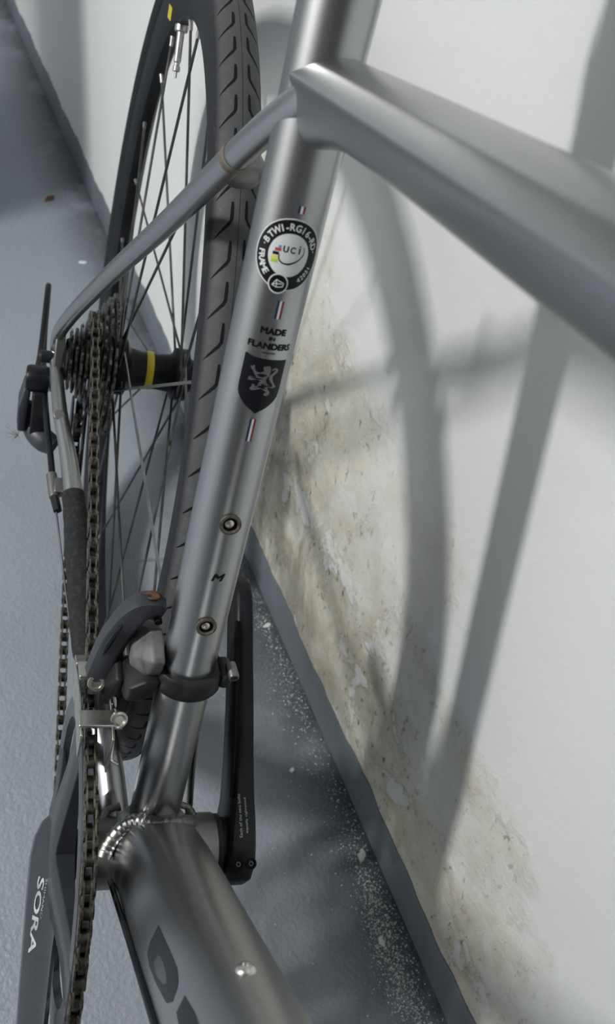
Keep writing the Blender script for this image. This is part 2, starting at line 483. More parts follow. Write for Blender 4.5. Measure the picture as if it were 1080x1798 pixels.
# stays
def stay_path(sg):
    return [(-112, 5 * sg, 440), (-124, 11 * sg, 426), (-150, 19 * sg, 395), (-213, 33 * sg, 321), (-280, 48 * sg, 245), (-350, 63 * sg, 163), (-392, 70.5 * sg, 112), (-408, 72 * sg, 90), (-410, 72 * sg, 76)]
for sg in (-1, 1):
    q = MB(); pth = spline(stay_path(sg), 5); k = len(pth)
    q.tube(pth, [6.9 - 1.0 * min(1, 2 * i / k) for i in range(k)], 24)
    so = part('seat_stay', q, 'raw_aluminium', bike)
    if sg < 0: seat_stay_ds = so
def cstay_path(sg):
    return [(-412, 72 * sg, 76), (-400, 71.5 * sg, 68), (-348, 66.5 * sg, 60), (-300, 58 * sg, 52), (-250, 51.5 * sg, 43), (-200, 46.5 * sg, 34), (-150, 42 * sg, 26), (-100, 34 * sg, 18), (-55, 25 * sg, 10), (-14, 20 * sg, 2)]
for sg in (-1, 1):
    q = MB(); pth = spline(cstay_path(sg), 5); k = len(pth)
    q.tube(pth, [float(np.interp(pp[0], [-412, -320, -240, -100, 0], [5.4, 6.3, 8.6, 9.6, 10])) for pp in pth], 24)
    co_ = part('chain_stay', q, 'raw_aluminium', bike)
    if sg < 0: chain_stay_ds = co_
q = MB(); pth = [p for p in spline(cstay_path(-1), 12) if -268 < p[0] < -88]
q.tube(pth, [float(np.interp(pp[0], [-268, -220, -88], [8.6, 10.2, 10.6])) + .25 * math.sin(i * 1.7) for i, pp in enumerate(pth)], 26)
part('chainstay_guard', q, 'neoprene', chain_stay_ds, label='black neoprene chainstay wrap')
q = MB(); q.lathe([(0, 4.6), (6.2, 4.6), (6.7, 4.0), (6.8, .1)], (-340, -66.5, 59), (.45, -.10, .88), 20)
part('cable_plug', q, 'dull_aluminium', chain_stay_ds)
# dropouts
for sg in (-1, 1):
    q = MB()
    ol = [(-424, 92), (-400, 96), (-392, 80), (-388, 60), (-398, 46), (-412, 24), (-420, 26), (-418, 48), (-424, 62)]
    q.prism([(x, 66 * sg, z) for x, z in ol], (0, 8 * sg, 0))
    part('dropout', q, 'dull_aluminium', bike, bevel=1.2)
# brake bridge between the stays
q = MB(); q.tube([(-163, -23, 379), (-166, -17, 379), (-171, -8, 379), (-171, 8, 379), (-166, 17, 379), (-163, 23, 379)], [5.5, 9.0, 10, 10, 9.0, 5.5], 28)
bridge = part('brake_bridge', q, 'dull_aluminium', bike)

# welds: rows of overlapping ripples
def weld(path, r, step, parent, flat=.62, mat='weld_metal', name='weld_bead'):
    P = [np.array(p, float) for p in spline(path, 24)]
    L = [0]
    for a, c in zip(P, P[1:]): L.append(L[-1] + np.linalg.norm(c - a))
    cnt = max(2, int(L[-1] / step)); mb = MB()
    ps, rs = [], []
    for i in range(cnt * 6 + 1):
        d = L[-1] * i / (cnt * 6)
        j = min(max(0, int(np.searchsorted(L, d)) - 1), len(P) - 2); t = (d - L[j]) / (L[j + 1] - L[j] + 1e-9)
        ps.append(P[j] * (1 - t) + P[j + 1] * t); ph = (i % 6) / 6
        rs.append(r * (.90 + .14 * (ph if ph < .84 else .1)))
    mb.tube(ps, rs, 14)
    return part(name, mb, mat, parent, angle=70)
def on_seat(s, ang, r=RT): return U * s + r * (math.cos(ang) * NF + math.sin(ang) * YV)
# seat tube / shell / down tube seam
wp = []
for k in range(13):
    a = -1.75 + 3.5 * k / 12
    wp.append(U * (24 + 6 * math.cos(a) ** 2 + 9 * (math.cos(a) > 0) * math.cos(a)) + 16.2 * (math.cos(a) * NF + math.sin(a) * YV))
weld(wp, 3.2, 3.6, seat_tube, mat='dull_aluminium')
weld([(15, -31.5, 31), (10, -29.5, 33.5), (5.5, -26, 37.5), (1, -20.5, 40.5), (-.5, -15, 44.5), (2.5, -8, 51)], 5.0, 3.9, down_tube)
weld([(2.5, -8, 51), (7, -1, 57), (7, 8, 56), (3, 15, 49), (-1, 21, 39)], 4.2, 4.2, down_tube, mat='dull_aluminium')
weld([(-14, -30, 13), (-22, -26, 12), (-24, -18, 13)], 2.8, 3.4, chain_stay_ds, mat='dull_aluminium')
weld([(-14, 30, 13), (-22, 26, 12), (-24, 18, 13)], 2.8, 3.4, seat_tube, mat='dull_aluminium')
# brown tape residue round the stay
q = MB(); tp = [p for p in spline(stay_path(-1), 60) if 386 < p[2] < 391]
q.tube(tp, 6.72, 24); part('tape_mark', q, 'tape_brown', seat_stay_ds)

# bottle bosses
def seat_map(uu, vv, lift=.12): 
    a = uu / RT; return SO + U * vv + (RT + lift) * (math.cos(a) * NF + math.sin(a) * YV)
for s0, turn in ((259.2, .2), (196.0, -.3)):
    c = U * s0
    q = MB(); q.lathe([(13.4, 4.0), (15.5, 5.6), (16.4, 5.5), (16.7, 4.6), (16.0, 3.7), (13, 3.6)], c, NF, 28)
    bo = part('bottle_boss', q, 'rusty_brass', seat_tube, label='rust-stained bottle boss')
    q = MB(); q.lathe([(13.2, 3.7), (15.25, 3.7), (15.25, .3)], c, NF, 24); part('socket', q, 'hole_black', bo)
    q = MB(); q.lathe([(14, 2.3), (15.8, 2.3), (16.4, 1.6), (16.5, .2)], c + U * .3 - YV * .4, NF, 18); part('plug', q, 'silver_plate', bo)

# ---------------------------------------------------------------- decals on the seat tube
def decal(name, vs, fs, mat, parent=None, lift=.12, fmap=seat_map):
    q = MB(); q.add([fmap(a, c, lift) for a, c in vs], fs)
    o = part(name, q, mat, parent or seat_tube, smooth=True)
    return o
def grid_poly(outline, nu=14, nv=26):
    """clip a convex-ish outline into horizontal strips so that it wraps the tube"""
    O = np.array(outline); v0, v1 = O[:, 1].min(), O[:, 1].max(); vs, fs = [], []
    for i in range(nv + 1):
        v = v0 + (v1 - v0) * min(max(i / nv, .001), .999); xs = []
        for a, c in zip(O, np.roll(O, -1, 0)):
            if (a[1] - v) * (c[1] - v) <= 0 and a[1] != c[1]: xs.append(a[0] + (c[0] - a[0]) * (v - a[1]) / (c[1] - a[1]))
        l, r = min(xs), max(xs)
        vs += [(l + (r - l) * j / nu, v) for j in range(nu + 1)]
    for i in range(nv):
        for j in range(nu):
            a = i * (nu + 1) + j; fs.append((a, a + 1, a + nu + 2, a + nu + 1))
    return vs, fs
def disc(c, r0, r1, n=64, k=6):
    vs, fs = [], []
    for i in range(k + 1):
        r = r0 + (r1 - r0) * i / k
        vs += [(c[0] + r * math.cos(2 * PI * j / n), c[1] + r * math.sin(2 * PI * j / n)) for j in range(n)]
    for i in range(k):
        for j in range(n): fs.append((i * n + j, i * n + (j + 1) % n, (i + 1) * n + (j + 1) % n, (i + 1) * n + j))
    return vs, fs
def strip2d(pts, w):
    P = np.array(spline(pts, 6)); vs, fs = [], []
    for i in range(len(P)):
        t = P[min(i + 1, len(P) - 1)] - P[max(0, i - 1)]; t /= np.linalg.norm(t); nn = np.array([-t[1], t[0]])
        ww = w if not callable(w) else w(i / (len(P) - 1))
        vs += [tuple(P[i] + nn * ww / 2), tuple(P[i] - nn * ww / 2)]
        if i: fs.append((2 * i - 2, 2 * i - 1, 2 * i + 1, 2 * i))
    return vs, fs
def rect2d(u0, v0, u1, v1, k=4):
    vs = [(u0 + (u1 - u0) * i / k, v) for v in (v0, v1) for i in range(k + 1)]
    return vs, [(i, i + 1, k + 2 + i, k + 1 + i) for i in range(k)]
# tricolour flashes
for (u0, v0, v1) in ((-1.55, 408.2, 411.2), (-1.25, 363.7, 371.7), (-1.5, 304.7, 316.0)):
    a = decal('tricolour_flash', *rect2d(u0 + .95, v0, u0 + 1.95, v1), 'decal_white')
    decal('blue_stripe', *rect2d(u0, v0, u0 + .95, v1), 'decal_blue', a)
    decal('red_stripe', *rect2d(u0 + 1.95, v0, u0 + 2.9, v1), 'decal_red', a)
# round approval sticker
CC = (-1.1, 391.0)
stk = decal('approval_sticker', *disc(CC, .01, 14.9, 72, 8), 'decal_white', lift=.10)
decal('black_ring', *disc(CC, 8.9, 14.4, 72, 4), 'decal_black', stk, .16)
decal('badge_rim', *disc((CC[0] - 1.9, CC[1] - 12.2), .01, 4.3, 40, 3), 'decal_white', stk, .20)
decal('badge', *disc((CC[0] - 1.9, CC[1] - 12.2), .01, 3.7, 40, 3), 'decal_black', stk, .25)
bc = np.array((CC[0] - 1.9, CC[1] - 12.2))
for a_, c_ in (((-2.4, -.9), (-.9, 1.6)), ((-.9, 1.6), (2.3, .5)), ((2.3, .5), (2.1, -1.0)), ((-2.4, -.9), (-.3, -1.6)), ((-.3, -1.6), (2.1, -1.0)), ((-.9, 1.6), (-.3, -1.6)), ((-.9, -.1), (1.6, .1)), ((-2.4, -.9), (-.9, -.1))):
    decal('frame_line', *strip2d([bc + a_, bc + c_], .38), 'decal_white', stk, .30)
def ring_char(ch, ang, r, size, out=True, sx=1.0):
    vs, fs = text2d(ch, .035)
    mn, mx = vs.min(0), vs.max(0); vs = vs - [(mn[0] + mx[0]) / 2, .5]
    vs = vs * [size * sx, size]; a = math.radians(ang) - PI / 2
    if not out: a += PI
    R2 = np.array([[math.cos(a), -math.sin(a)], [math.sin(a), math.cos(a)]])
    vs = vs @ R2.T + np.array(CC) + r * np.array([math.cos(math.radians(ang)), math.sin(math.radians(ang))])
    decal('ring_letter', vs.tolist(), fs, 'decal_white', stk, .22)
for ch, ang in zip('\u00b7BTWI-RG16-RD\u00b7', (168, 158, 144, 129, 116, 106, 95, 82, 70, 58, 48, 37, 24, 13)):
    ring_char(ch, ang, 11.6, 2.9, True, .95)
for ch, ang in zip('FRAME', (185, 195, 205, 216, 226)): ring_char(ch, ang, 11.6, 2.8, False)
for ch, ang in zip('42021', (305, 314, 322, 330, 338)): ring_char(ch, ang, 11.6, 2.0, False)
for tx, u_, wd, v_, ht in (('U', -2.9, 2.3, 393.3, 2.7), ('C', .1, 2.3, 393.4, 2.7), ('i', 3.0, .75, 393.9, 3.4)):
    vs, fs = fit_text(tx, wd, ht, .045 if tx != 'i' else .015)
    decal('centre_letter', (vs + [u_, v_]).tolist(), fs, 'decal_black', stk, .16)
decal('swoosh', *strip2d([(-5.2, 390.7), (-4.9, 388.8), (-3.4, 387.6), (-1.0, 387.4), (1.4, 388.3), (3.6, 389.9), (5.1, 392.0), (5.2, 394.0), (4.3, 395.2)], lambda t: .75 - .5 * abs(2 * t - .8)), 'decal_black', stk, .16)
for (pa, pb, col) in (((-6.1, 393.7), (-4.9, 394.0), 'uci_blue'), ((-7.3, 392.4), (-4.7, 392.7), 'uci_red'), ((-8.0, 390.8), (-5.4, 391.0), 'decal_black'), ((-8.4, 389.1), (-5.5, 389.4), 'uci_yellow'), ((-8.1, 387.6), (-5.3, 387.8), 'uci_green')):
    decal('colour_bar', *strip2d([pa, pb], 1.25 if col != 'uci_blue' else .9), col, stk, .16)
# lettering
for tx, u_, v_, wd, ht, bo in (('MADE', .1, 357.9, 12.0, 3.1, .085), ('IN', .0, 354.6, 2.9, 1.7, .08), ('FLANDERS', .1, 351.1, 20.6, 3.1, .08)):
    vs, fs = fit_text(tx, wd, ht, bo)
    decal('lettering', (vs + [u_, v_]).tolist(), fs, 'decal_black' if bo else 'logo_grey')
for k_ in range(7):
    decal('fine_print', *rect2d(-2.8 + k_ * .84, 347.6, -2.25 + k_ * .84, 348.4, 1), 'logo_grey')
vs, fs = fit_text('M', 5.8, 4.6, .06); vs[:, 0] += vs[:, 1] * .32
decal('size_letter', (vs + [1.0, 227.1]).tolist(), fs, 'decal_black')
sh = decal('shield', *grid_poly([(-10.2, 346.2), (10.1, 345.9), (10.25, 331.1), (9.8, 327.4), (8.2, 325.0), (5.5, 322.5), (0, 318.8), (-5.6, 322.3), (-8.3, 325.2), (-9.9, 327.8), (-10.25, 331)]), 'decal_black')
LION = [(-6.69, 341.18), (-5.8, 340.76), (-5.34, 341.71), (-4.7, 341.2), (-4.6, 340.12), (-3.39, 338.77), (-1.92, 338.67), (-0.51, 339.47), (-0.37, 340.05), (-0.97, 340.92), (-0.76, 341.78), (1.84, 342.27), (2.62, 341.36), (2.74, 339.71), (2.68, 337.61), (1.73, 336.84), (1.45, 335.69), (1.91, 334.33), (3.23, 333.0), (5.23, 332.33), (5.28, 333.32), (3.62, 335.0), (2.7, 336.35), (2.79, 337.76), (4.1, 338.94), (5.27, 340.35), (4.81, 340.9), (3.75, 340.32), (3.24, 340.02), (3.54, 341.14), (4.93, 341.6), (6.21, 341.03), (6.49, 340.04), (5.69, 338.81), (4.43, 337.69), (4.3, 336.42), (5.21, 334.73), (7.21, 332.38), (5.7, 331.75), (3.73, 332.17), (2.79, 331.85), (3.79, 330.75), (4.61, 329.91), (4.37, 328.48), (3.02, 327.87), (1.76, 328.36), (2.12, 329.24), (2.83, 329.86), (1.51, 330.62), (0.25, 331.32), (-1.0, 330.85), (-2.73, 330.24), (-4.21, 329.74), (-4.97, 330.82), (-4.21, 331.58), (-4.34, 332.81), (-3.31, 332.93), (-2.67, 331.8), (-1.87, 332.39), (-1.65, 333.84), (-1.0, 334.51), (-1.69, 335.23), (-3.02, 335.24), (-4.71, 334.54), (-6.25, 334.24), (-6.63, 335.38), (-5.89, 336.3), (-4.25, 336.06), (-2.97, 336.22), (-4.16, 337.47), (-5.18, 339.14), (-6.1, 339.7)]
from mathutils.geometry import tessellate_polygon
tri = tessellate_polygon([[Vector((a, c, 0)) for a, c in LION]])
decal('lion', LION, [tuple(t) for t in tri], 'decal_silver', sh, .30)

# ---------------------------------------------------------------- down tube details
q = MB(); c = down_map(0.03, 219, -1.5)
q.lathe([(0, 4.5), (1.6, 4.5), (2.8, 4.0), (3.7, 2.9), (3.9, 1.8), (2.7, 1.6), (2.7, .1)], c, DN, 28)
part('bottle_bolt', q, 'silver_plate', down_tube)
def down_decal(name, outline, mat, lift, parent):
    vs, fs = grid_poly(outline, 8, 24); q = MB(); q.add([down_map(a, s, lift) for a, s in vs], fs); return part(name, q, mat, parent)
lg = down_decal('logo_letter', [(-.90, 151), (-1.06, 152), (-1.30, 155), (-1.36, 165), (-1.34, 180), (-1.25, 202), (-1.12, 207), (-1.02, 206), (-.92, 202), (-.86, 193), (-.865, 180), (-.875, 171)], 'logo_grey', .12, down_tube)
down_decal('logo_counter', [(-1.08, 170), (-1.22, 169), (-1.26, 178), (-1.19, 190), (-1.12, 193), (-1.06, 188), (-1.05, 178)], 'ring_grey', .2, lg)
down_decal('logo_letter', [(-.9, 213), (-1.12, 214.5), (-1.16, 222), (-1.16, 250), (-1.0, 262), (-.86, 240), (-.85, 228)], 'logo_grey', .12, down_tube)
q = MB(); q.tube([down_map(-1.72, s, 1.4) for s in (40, 120, 240, 340, 520)], 1.7, 10)
part('shift_cable', q, 'cable_black', down_tube)

# ---------------------------------------------------------------- rear wheel
def wheel_pt(c, r, ang, y): return np.array([c[0] + r * math.cos(ang), y, c[2] + r * math.sin(ang)])
def ring_lathe(c, prof, seg):
    mb = MB(); mb.loft([[wheel_pt(c, r, 2 * PI * k / seg, y) for r, y in prof] for k in range(seg)], loop=True); return mb
TR, TC = 14.2, 322.8
def tire_prof():
    o = []
    for k in range(33):
        a = math.radians(-128 + 256 * k / 32)
        o.append((TC + TR * math.cos(a), TR * math.sin(a)))
    return o + [(311, 8.5), (311, -8.5)]
RIM = [(317, -10.2), (317, -8.6), (311, -8.3), (311, 8.3), (317, 8.6), (317, 10.2), (305, 10.4), (298, 9.8), (285, 7.4), (281, 5.2), (280, 0), (281, -5.2), (285, -7.4), (298, -9.8), (305, -10.4)]
GR = None
def tire_map(c, phi, psi, lift=.12):
    r = TC + (TR + lift) * math.cos(psi); return wheel_pt(c, r, phi, (TR + lift) * math.sin(psi))
def make_wheel(c, rear):
    ti = part('tire', ring_lathe(c, tire_prof(), 220), 'tire_rubber', bike, angle=60)
    rim = part('rim', ring_lathe(c, RIM, 220), 'rim_black', bike, angle=40)
    if rear:
        # tread sipes: short straight slit, then a diagonal that fades over the shoulder
        me = {}
        for sg in (-1, 1):
            st_ = [(0, .27), (-.010, .27), (-.020, .275), (-.030, .285), (-.036, .36), (-.044, .54), (-.052, .74), (-.060, .95)]
            wd = [1.2, 1.8, 1.9, 1.95, 2.0, 1.7, 1.3, .4]
            mb = MB(); vs = []
            for (ph, ps), w in zip(st_, wd):
                dp = w / 2 / TR * .9
                if abs(ps - .27) < .02: L_, R_ = (ph, ps - dp), (ph, ps + dp)
                else: L_, R_ = (ph - w / 2 / 337 * .8, ps - dp * .55), (ph + w / 2 / 337 * .8, ps + dp * .55)
                vs += [tire_map(np.zeros(3), L_[0], L_[1] * sg), tire_map(np.zeros(3), R_[0], R_[1] * sg)]
            mb.add([v + P0 for v in vs], [(2 * i, 2 * i + 1, 2 * i + 3, 2 * i + 2) for i in range(len(st_) - 1)])
            me[sg] = mesh_from('tread_groove', mb, 'hole_black')
        loc = (c - P0) / 1000
        for sg in (-1, 1):
            for k in range(98):
                o = link('tread_groove', me[sg], ti); o.location = loc
                o.rotation_euler = (0, -(math.radians(76.1 + (0 if sg < 0 else .35)) + 2 * PI * k / 98), 0)
        seam = ring_lathe(c, [(337.0, -.25), (337.12, 0), (337.0, .25), (336.6, 0)], 220)
        part('tread_seam', seam, 'leather_black', ti)
        for y_ in (-10.7, 10.7):
            part('bead_line', ring_lathe(c, [(319.5, y_ * 1.24), (319.5, y_ * 1.29), (318.6, y_ * 1.25)], 160), 'leather_black', ti)
    return ti, rim
tire, rim = make_wheel(AX, True)
# hub
q = MB(); q.lathe([(-64, 5), (-64, 9), (-28, 9.5), (-25, 25), (-13, 25), (-11.5, 22), (-9, 18.2), (0, 16.2), (14, 16.0), (26, 17), (29, 19), (30.5, 23.5), (42, 23.5), (43.5, 17), (50, 13), (62, 11), (66, 10), (66, 5)], AX, YV, 40)
hub = part('hub', q, 'hub_black', bike)
q = MB(); q.lathe([(4.6, 15), (4.6, 16.9), (5.2, 17.2), (10.4, 17.1), (11, 16.8), (11, 15)], AX, YV, 40)
part('yellow_ring', q, 'yellow_band', hub, label='yellow band around the black hub')
q = MB(); q.cyl(AX - [0, 66, 0], AX - [0, 79, 0], 5); q.lathe([(-76, 3), (-76, 5.4), (-84, 5.4), (-87, 3), (-87, .2)], AX, YV, 20)
part('skewer', q, 'anodised_black', hub)
# spokes and nipples: 24, alternating sides, pairs leading and trailing
spoke_angles = [(math.radians(97.5 + 15 * k), -1 if k % 2 == 0 else 1, k) for k in range(24)]
for phi, side, k in spoke_angles:
    lead = 1 if (k // 2) % 2 == 0 else -1
    lead = -lead
    fr = 22.0; fy = -19 if side < 0 else 36
    fa = phi + lead * math.radians(78)
    a = wheel_pt(AX, fr, fa, fy + (1.8 if lead > 0 else -1.8)); e = wheel_pt(AX, 279, phi, 1.6 * side)
    q = MB(); q.tube([a, a * .97 + e * .03, e], 1.15, 8)
    part('spoke', q, 'bare_spoke' if k in (18, 20) else 'steel_spoke', bike)
    q = MB(); dv = (e - a) / np.linalg.norm(e - a); q.tube([e - dv * 6.5, e - dv * 1.5, e + dv * 3], [1.6, 1.8, 2.3], 10)
    part('nipple', q, 'nipple_metal', rim)
# valve at 120 degrees
va = math.radians(120); vr = np.array([math.cos(va), 0, math.sin(va)])
q = MB(); q.lathe([(-281, 4.5), (-279, 5.2), (-275.5, 5.2), (-275, 3.0), (-262, 3.0), (-253, 3.0), (-252, 2.2), (-250, 2.2), (-249.5, 3.0), (-246, 3.0), (-245.5, 1.2), (-241, 1.1), (-241, .2)][::1], AX, -vr, 18)
part('valve', q, 'nipple_metal', rim)
q = MB(); q.lathe([(-279.8, 2), (-279.8, 5.4), (-276.2, 5.4), (-276.2, 2)], AX, -vr, 14); part('valve_nut', q, 'silver_plate', rim)
# yellow diamond on the rim's drive side
def rim_side(ang, r): return wheel_pt(AX, r, ang, -(7.4 + (r - 285) * (2.4 / 13) + .25 if r < 298 else 10.2))
q = MB(); a0 = math.radians(123)
q.add([rim_side(a0, 284.5), rim_side(a0 + .045, 291), rim_side(a0, 297.5), rim_side(a0 - .045, 291)], [(0, 1, 2, 3)])
part('rim_logo', q, 'yellow_band', rim, smooth=False)

# ---------------------------------------------------------------- cassette
def toothed(c, T, r, th, y, inner, tooth=4.4):
    mb = MB(); n = T * 4; out, inn = [], []
    for i in range(n):
        a = 2 * PI * i / n; ph = i % 4
        rr = r + (tooth * .5 if ph in (0,) else tooth * .28 if ph in (1, 3) else -tooth * .55)
        out.append((rr, a)); inn.append((inner, a))
    def P(ra, yy): return wheel_pt(c, ra[0], ra[1], yy)
    rings = [[P(q_, y - th / 2) for q_ in inn], [P(q_, y - th / 2) for q_ in out], [P(q_, y + th / 2) for q_ in out], [P(q_, y + th / 2) for q_ in inn]]
    mb.loft(rings, closed=True, loop=True)
    return mb
TEETH = [12, 13, 15, 17, 20, 22, 25, 28, 30]
q = MB(); q.lathe([(-64.5, 10), (-64.5, 17), (-63, 18.5), (-61, 18.5), (-61, 15), (-26, 15), (-26, 10)], AX, YV, 32)
cas = part('cassette', q, 'anodised_black', bike)
for i, T in enumerate(TEETH):
    r = 12.7 / (2 * math.sin(PI / T)); y = -60.5 + 4.2 * i
    part('cog', toothed(AX, T, r, 1.9, y, max(13, r - 13)), 'cog_steel', cas, angle=25)
CY = -60.5 + 4.2 * 4; CR = 12.7 / (2 * math.sin(PI / 20))

# ---------------------------------------------------------------- crankset
BBp = np.zeros(3); RY = -48.0
big = part('chainring', toothed(BBp, 50, 101.1, 3.0, RY, 84, 4.2), 'ring_grey', bike, angle=25)
part('inner_chainring', toothed(BBp, 34, 68.8, 2.4, RY + 7.5, 56, 4.2), 'cog_steel', big, angle=25)
CA = math.radians(-20.5); cu_ = np.array([math.cos(CA), 0, math.sin(CA)]); cv_ = np.array([-math.sin(CA), 0, math.cos(CA)])
# spider: four arms rising from the ring to the boss
sp_ = MB()
for a in (45, 135, 225, 315):
    aa = math.radians(a) + CA; e1 = np.array([math.cos(aa), 0, math.sin(aa)]); e2 = np.array([-math.sin(aa), 0, math.cos(aa)])
    rings = []
    for r, wd, y0, y1 in ((8, 21, -47, -62), (26, 19, -47.5, -61), (44, 15.5, -48, -58), (62, 13.5, -48.5, -55.5), (80, 15, -49.5, -53.8), (92, 19, -49.5, -53), (97, 18, -49.5, -52)):
        rings.append([e1 * r + e2 * t * wd + YV * yy for t, yy in ((-1, y0), (1, y0), (1, y1 + 2.5), (.72, y1), (-.72, y1), (-1, y1 + 2.5))])
    sp_.loft(rings)
part('spider', sp_, 'crank_grey', big, bevel=.8)
gu = MB(); gu.loft([[wheel_pt(BBp, r, 2 * PI * k / 120, y) for r, y in ((84, -49.4), (97.5, -49.4), (97, -51.8), (94, -52.8), (86.5, -52.4), (84, -51.4))] for k in range(120)], loop=True)
part('chainring_face', gu, 'ring_grey', big)
def crank_arm(sg, dirv, perp, mat, nm='crank_arm'):
    """lofted arm; sg = side; profile along its length"""
    mb = MB(); rings = []
    prof = [(-24, 9, 49, 62), (-21, 17, 48.5, 66), (-12, 23, 48, 68), (0, 24.5, 48, 68.5), (14, 23.5, 50, 69), (30, 20, 53, 69.5), (55, 17, 55, 70.5), (90, 15, 57, 72), (125, 14, 58.5, 73), (155, 14, 59.5, 74), (170, 14, 60, 74), (180, 11.5, 60.5, 73.5), (186, 6, 61.5, 72.5)]
    for x, w, y0, y1 in prof:
        sec = []
        for t, yy in ((-1, y0 + 3), (-.8, y0), (.8, y0), (1, y0 + 3), (1, y1 - 4.5), (.9, y1 - 1.6), (.62, y1), (-.62, y1), (-.9, y1 - 1.6), (-1, y1 - 4.5)):
            sec.append(dirv * x + perp * (w * t) + YV * (yy * sg))
        rings.append(sec)
    mb.loft(rings)
    return part(nm, mb, mat, bike, angle=50)
mb = MB(); rings = []
DARM = [(-25, 8, 50, 60), (-21, 17, 49, 65), (-12, 23, 48, 69), (0, 25, 48, 71), (14, 24, 50, 71.5), (30, 21, 53, 72), (55, 18, 55, 72.5), (90, 16, 57, 73), (125, 15, 58.5, 73.5), (155, 15, 59.5, 74), (170, 15, 60, 74), (180, 12, 60.5, 73.5), (186, 6, 61.5, 72.5)]
def d_arm(x):
    return [float(np.interp(x, [d[0] for d in DARM], [d[k] for d in DARM])) for k in (1, 2, 3)]
for x, w, y0, y1 in DARM:
    rings.append([cu_ * x + cv_ * (w * t) - YV * yy for t, yy in ((-.9, y0), (.8, y0), (.97, y0 + .8), (1, y0 + 2.6), (.93, y0 + 4.2), (-.12, y1 - .5), (-.32, y1), (-.8, y1), (-1, y1 - 3), (-1, y0 + 3))])
mb.loft(rings)
arm_d = part('crank_arm', mb, 'crank_grey', bike, angle=35)
arm_n = crank_arm(1, -cu_, -cv_ * -1, 'crank_black')
def face_text(txt, x, t0, wd, ht, mat, shear=0.0, bold=.02):
    vs, fs = fit_text(txt, wd, ht, bold); vs[:, 0] += shear * vs[:, 1]
    q = MB(); P_ = []
    for a, c in vs:
        w, y0, y1 = d_arm(x + a)
        A_ = cu_ * (x + a) + cv_ * (w * .93) - YV * (y0 + 4.2); B_ = cu_ * (x + a) + cv_ * (-.12 * w) - YV * (y1 - .5)
        dirf = (A_ - B_) / np.linalg.norm(A_ - B_); nn = np.cross(cu_, dirf); nn = nn if nn[1] < 0 else -nn
        P_.append((A_ + B_) / 2 + dirf * (t0 + c) + nn * .25)
    q.add(P_, fs); part('arm_lettering', q, mat, arm_d, smooth=False)
face_text('SORA', 33, -3.6, 42, 6.6, 'text_grey', .25, .03)
face_text('SHIMANO', 24, 1.6, 22, 2.0, 'text_grey')
# left arm: pinch bolts, warning print on the upper edge, channel on its inner side
lu, lv = -cu_, cv_
for x, y in ((-4.5, 56.5), (8.5, 56.5)):
    pass
def la(x, up, y): return lu * x + lv * up + YV * y
for x in (-11.5,):
    for y in (54.5, 63.0):
        cpt = la(x, 23.2, y)
        q = MB(); q.lathe([(-3, 3.6), (.35, 3.6), (.35, 2.3), (-1.6, 2.2), (-1.6, .1)], cpt, lv, 20)
        bo = part('pinch_bolt', q, 'hole_black', arm_n)
        q = MB(); q.lathe([(-1.2, 1.9), (.15, 1.7), (.2, 1.0), (-.5, .9), (-.5, .1)], cpt, lv, 6)
        part('bolt_socket', q, 'ring_grey', bo)
for j, tx in enumerate(('Each of the two bolts', 'equally tightened')):
    vs, fs = fit_text(tx, 27 if j == 0 else 22, 2.0, 0.0)
    q = MB()
    for a, c in vs:
        x = 18 + a; up = float(np.interp(x, [-12, 0, 14, 30, 55], [23, 24.5, 23.5, 20, 17])) + .25
        q.v.append(tuple(la(x, up, 56.5 + j * 4.2 - c)))
    q.f = list(fs)
    part('warning_print', q, 'print_grey', arm_n, smooth=False)
q = MB()
q.loft([[la(x, 17 - 2 * (x / 170) + k, y) for k, y in ((-2.5, y0 - .2), (2.0, y0 + .4), (-2, y0 + 4.5), (-7, y0 + 3))] for x, y0 in ((30, 52.2), (60, 54.5), (100, 56.5), (150, 58.5))])
part('arm_channel', q, 'hole_black', arm_n)
# ---------------------------------------------------------------- chain
PU = np.array([-418., 0, 2.]); PL = np.array([-383., 0, -52.]); PR = 22.2
PY = -44.5
def circ_pts(c, r, a0, a1, n, y): return [wheel_pt(c, r, a0 + (a1 - a0) * k / n, y) for k in range(n + 1)]
R5 = 101.1
# tangent line, upper run: both circles turning the same way
def upper_tangent(c0, r0, c1, r1):
    d = c1 - c0; L = math.hypot(d[0], d[2]); th = math.atan2(d[2], d[0])
    return th + math.acos((r0 - r1) / L)
au = upper_tangent(AX, CR, BBp, R5)
dl_ = PL - BBp; thl = math.atan2(dl_[2], dl_[0]); Ll = math.hypot(dl_[0], dl_[2])
al = thl + math.acos((R5 - PR) / Ll)                       # lower run leaves the ring here, meets pulley on its lower side
ring_end = al - 2 * PI if al > au else al
pts = []
pts += circ_pts(AX, CR, au + 2.6, au, 30, CY)              # over the cog
pts += circ_pts(BBp, R5, au, al - 2 * PI if al > 0 else al, 90, RY)   # round the front of the ring
pts += circ_pts(PL, PR, al, al - math.radians(175), 20, PY)
pts += circ_pts(PU, PR, al - math.radians(175) + PI - .5, al - math.radians(175) + PI + 1.9, 18, PY)
pts = [np.array(p) for p in pts]
L = [0.]
for a, c in zip(pts, pts[1:]): L.append(L[-1] + np.linalg.norm(c - a))
N = int(L[-1] / 12.7) // 2 * 2; pitch = L[-1] / N
def at_len(d):
    j = min(max(0, int(np.searchsorted(L, d)) - 1), len(pts) - 2); t = (d - L[j]) / (L[j + 1] - L[j] + 1e-9); return pts[j] * (1 - t) + pts[j + 1] * t
pins = [at_len(i * pitch) for i in range(N + 1)]
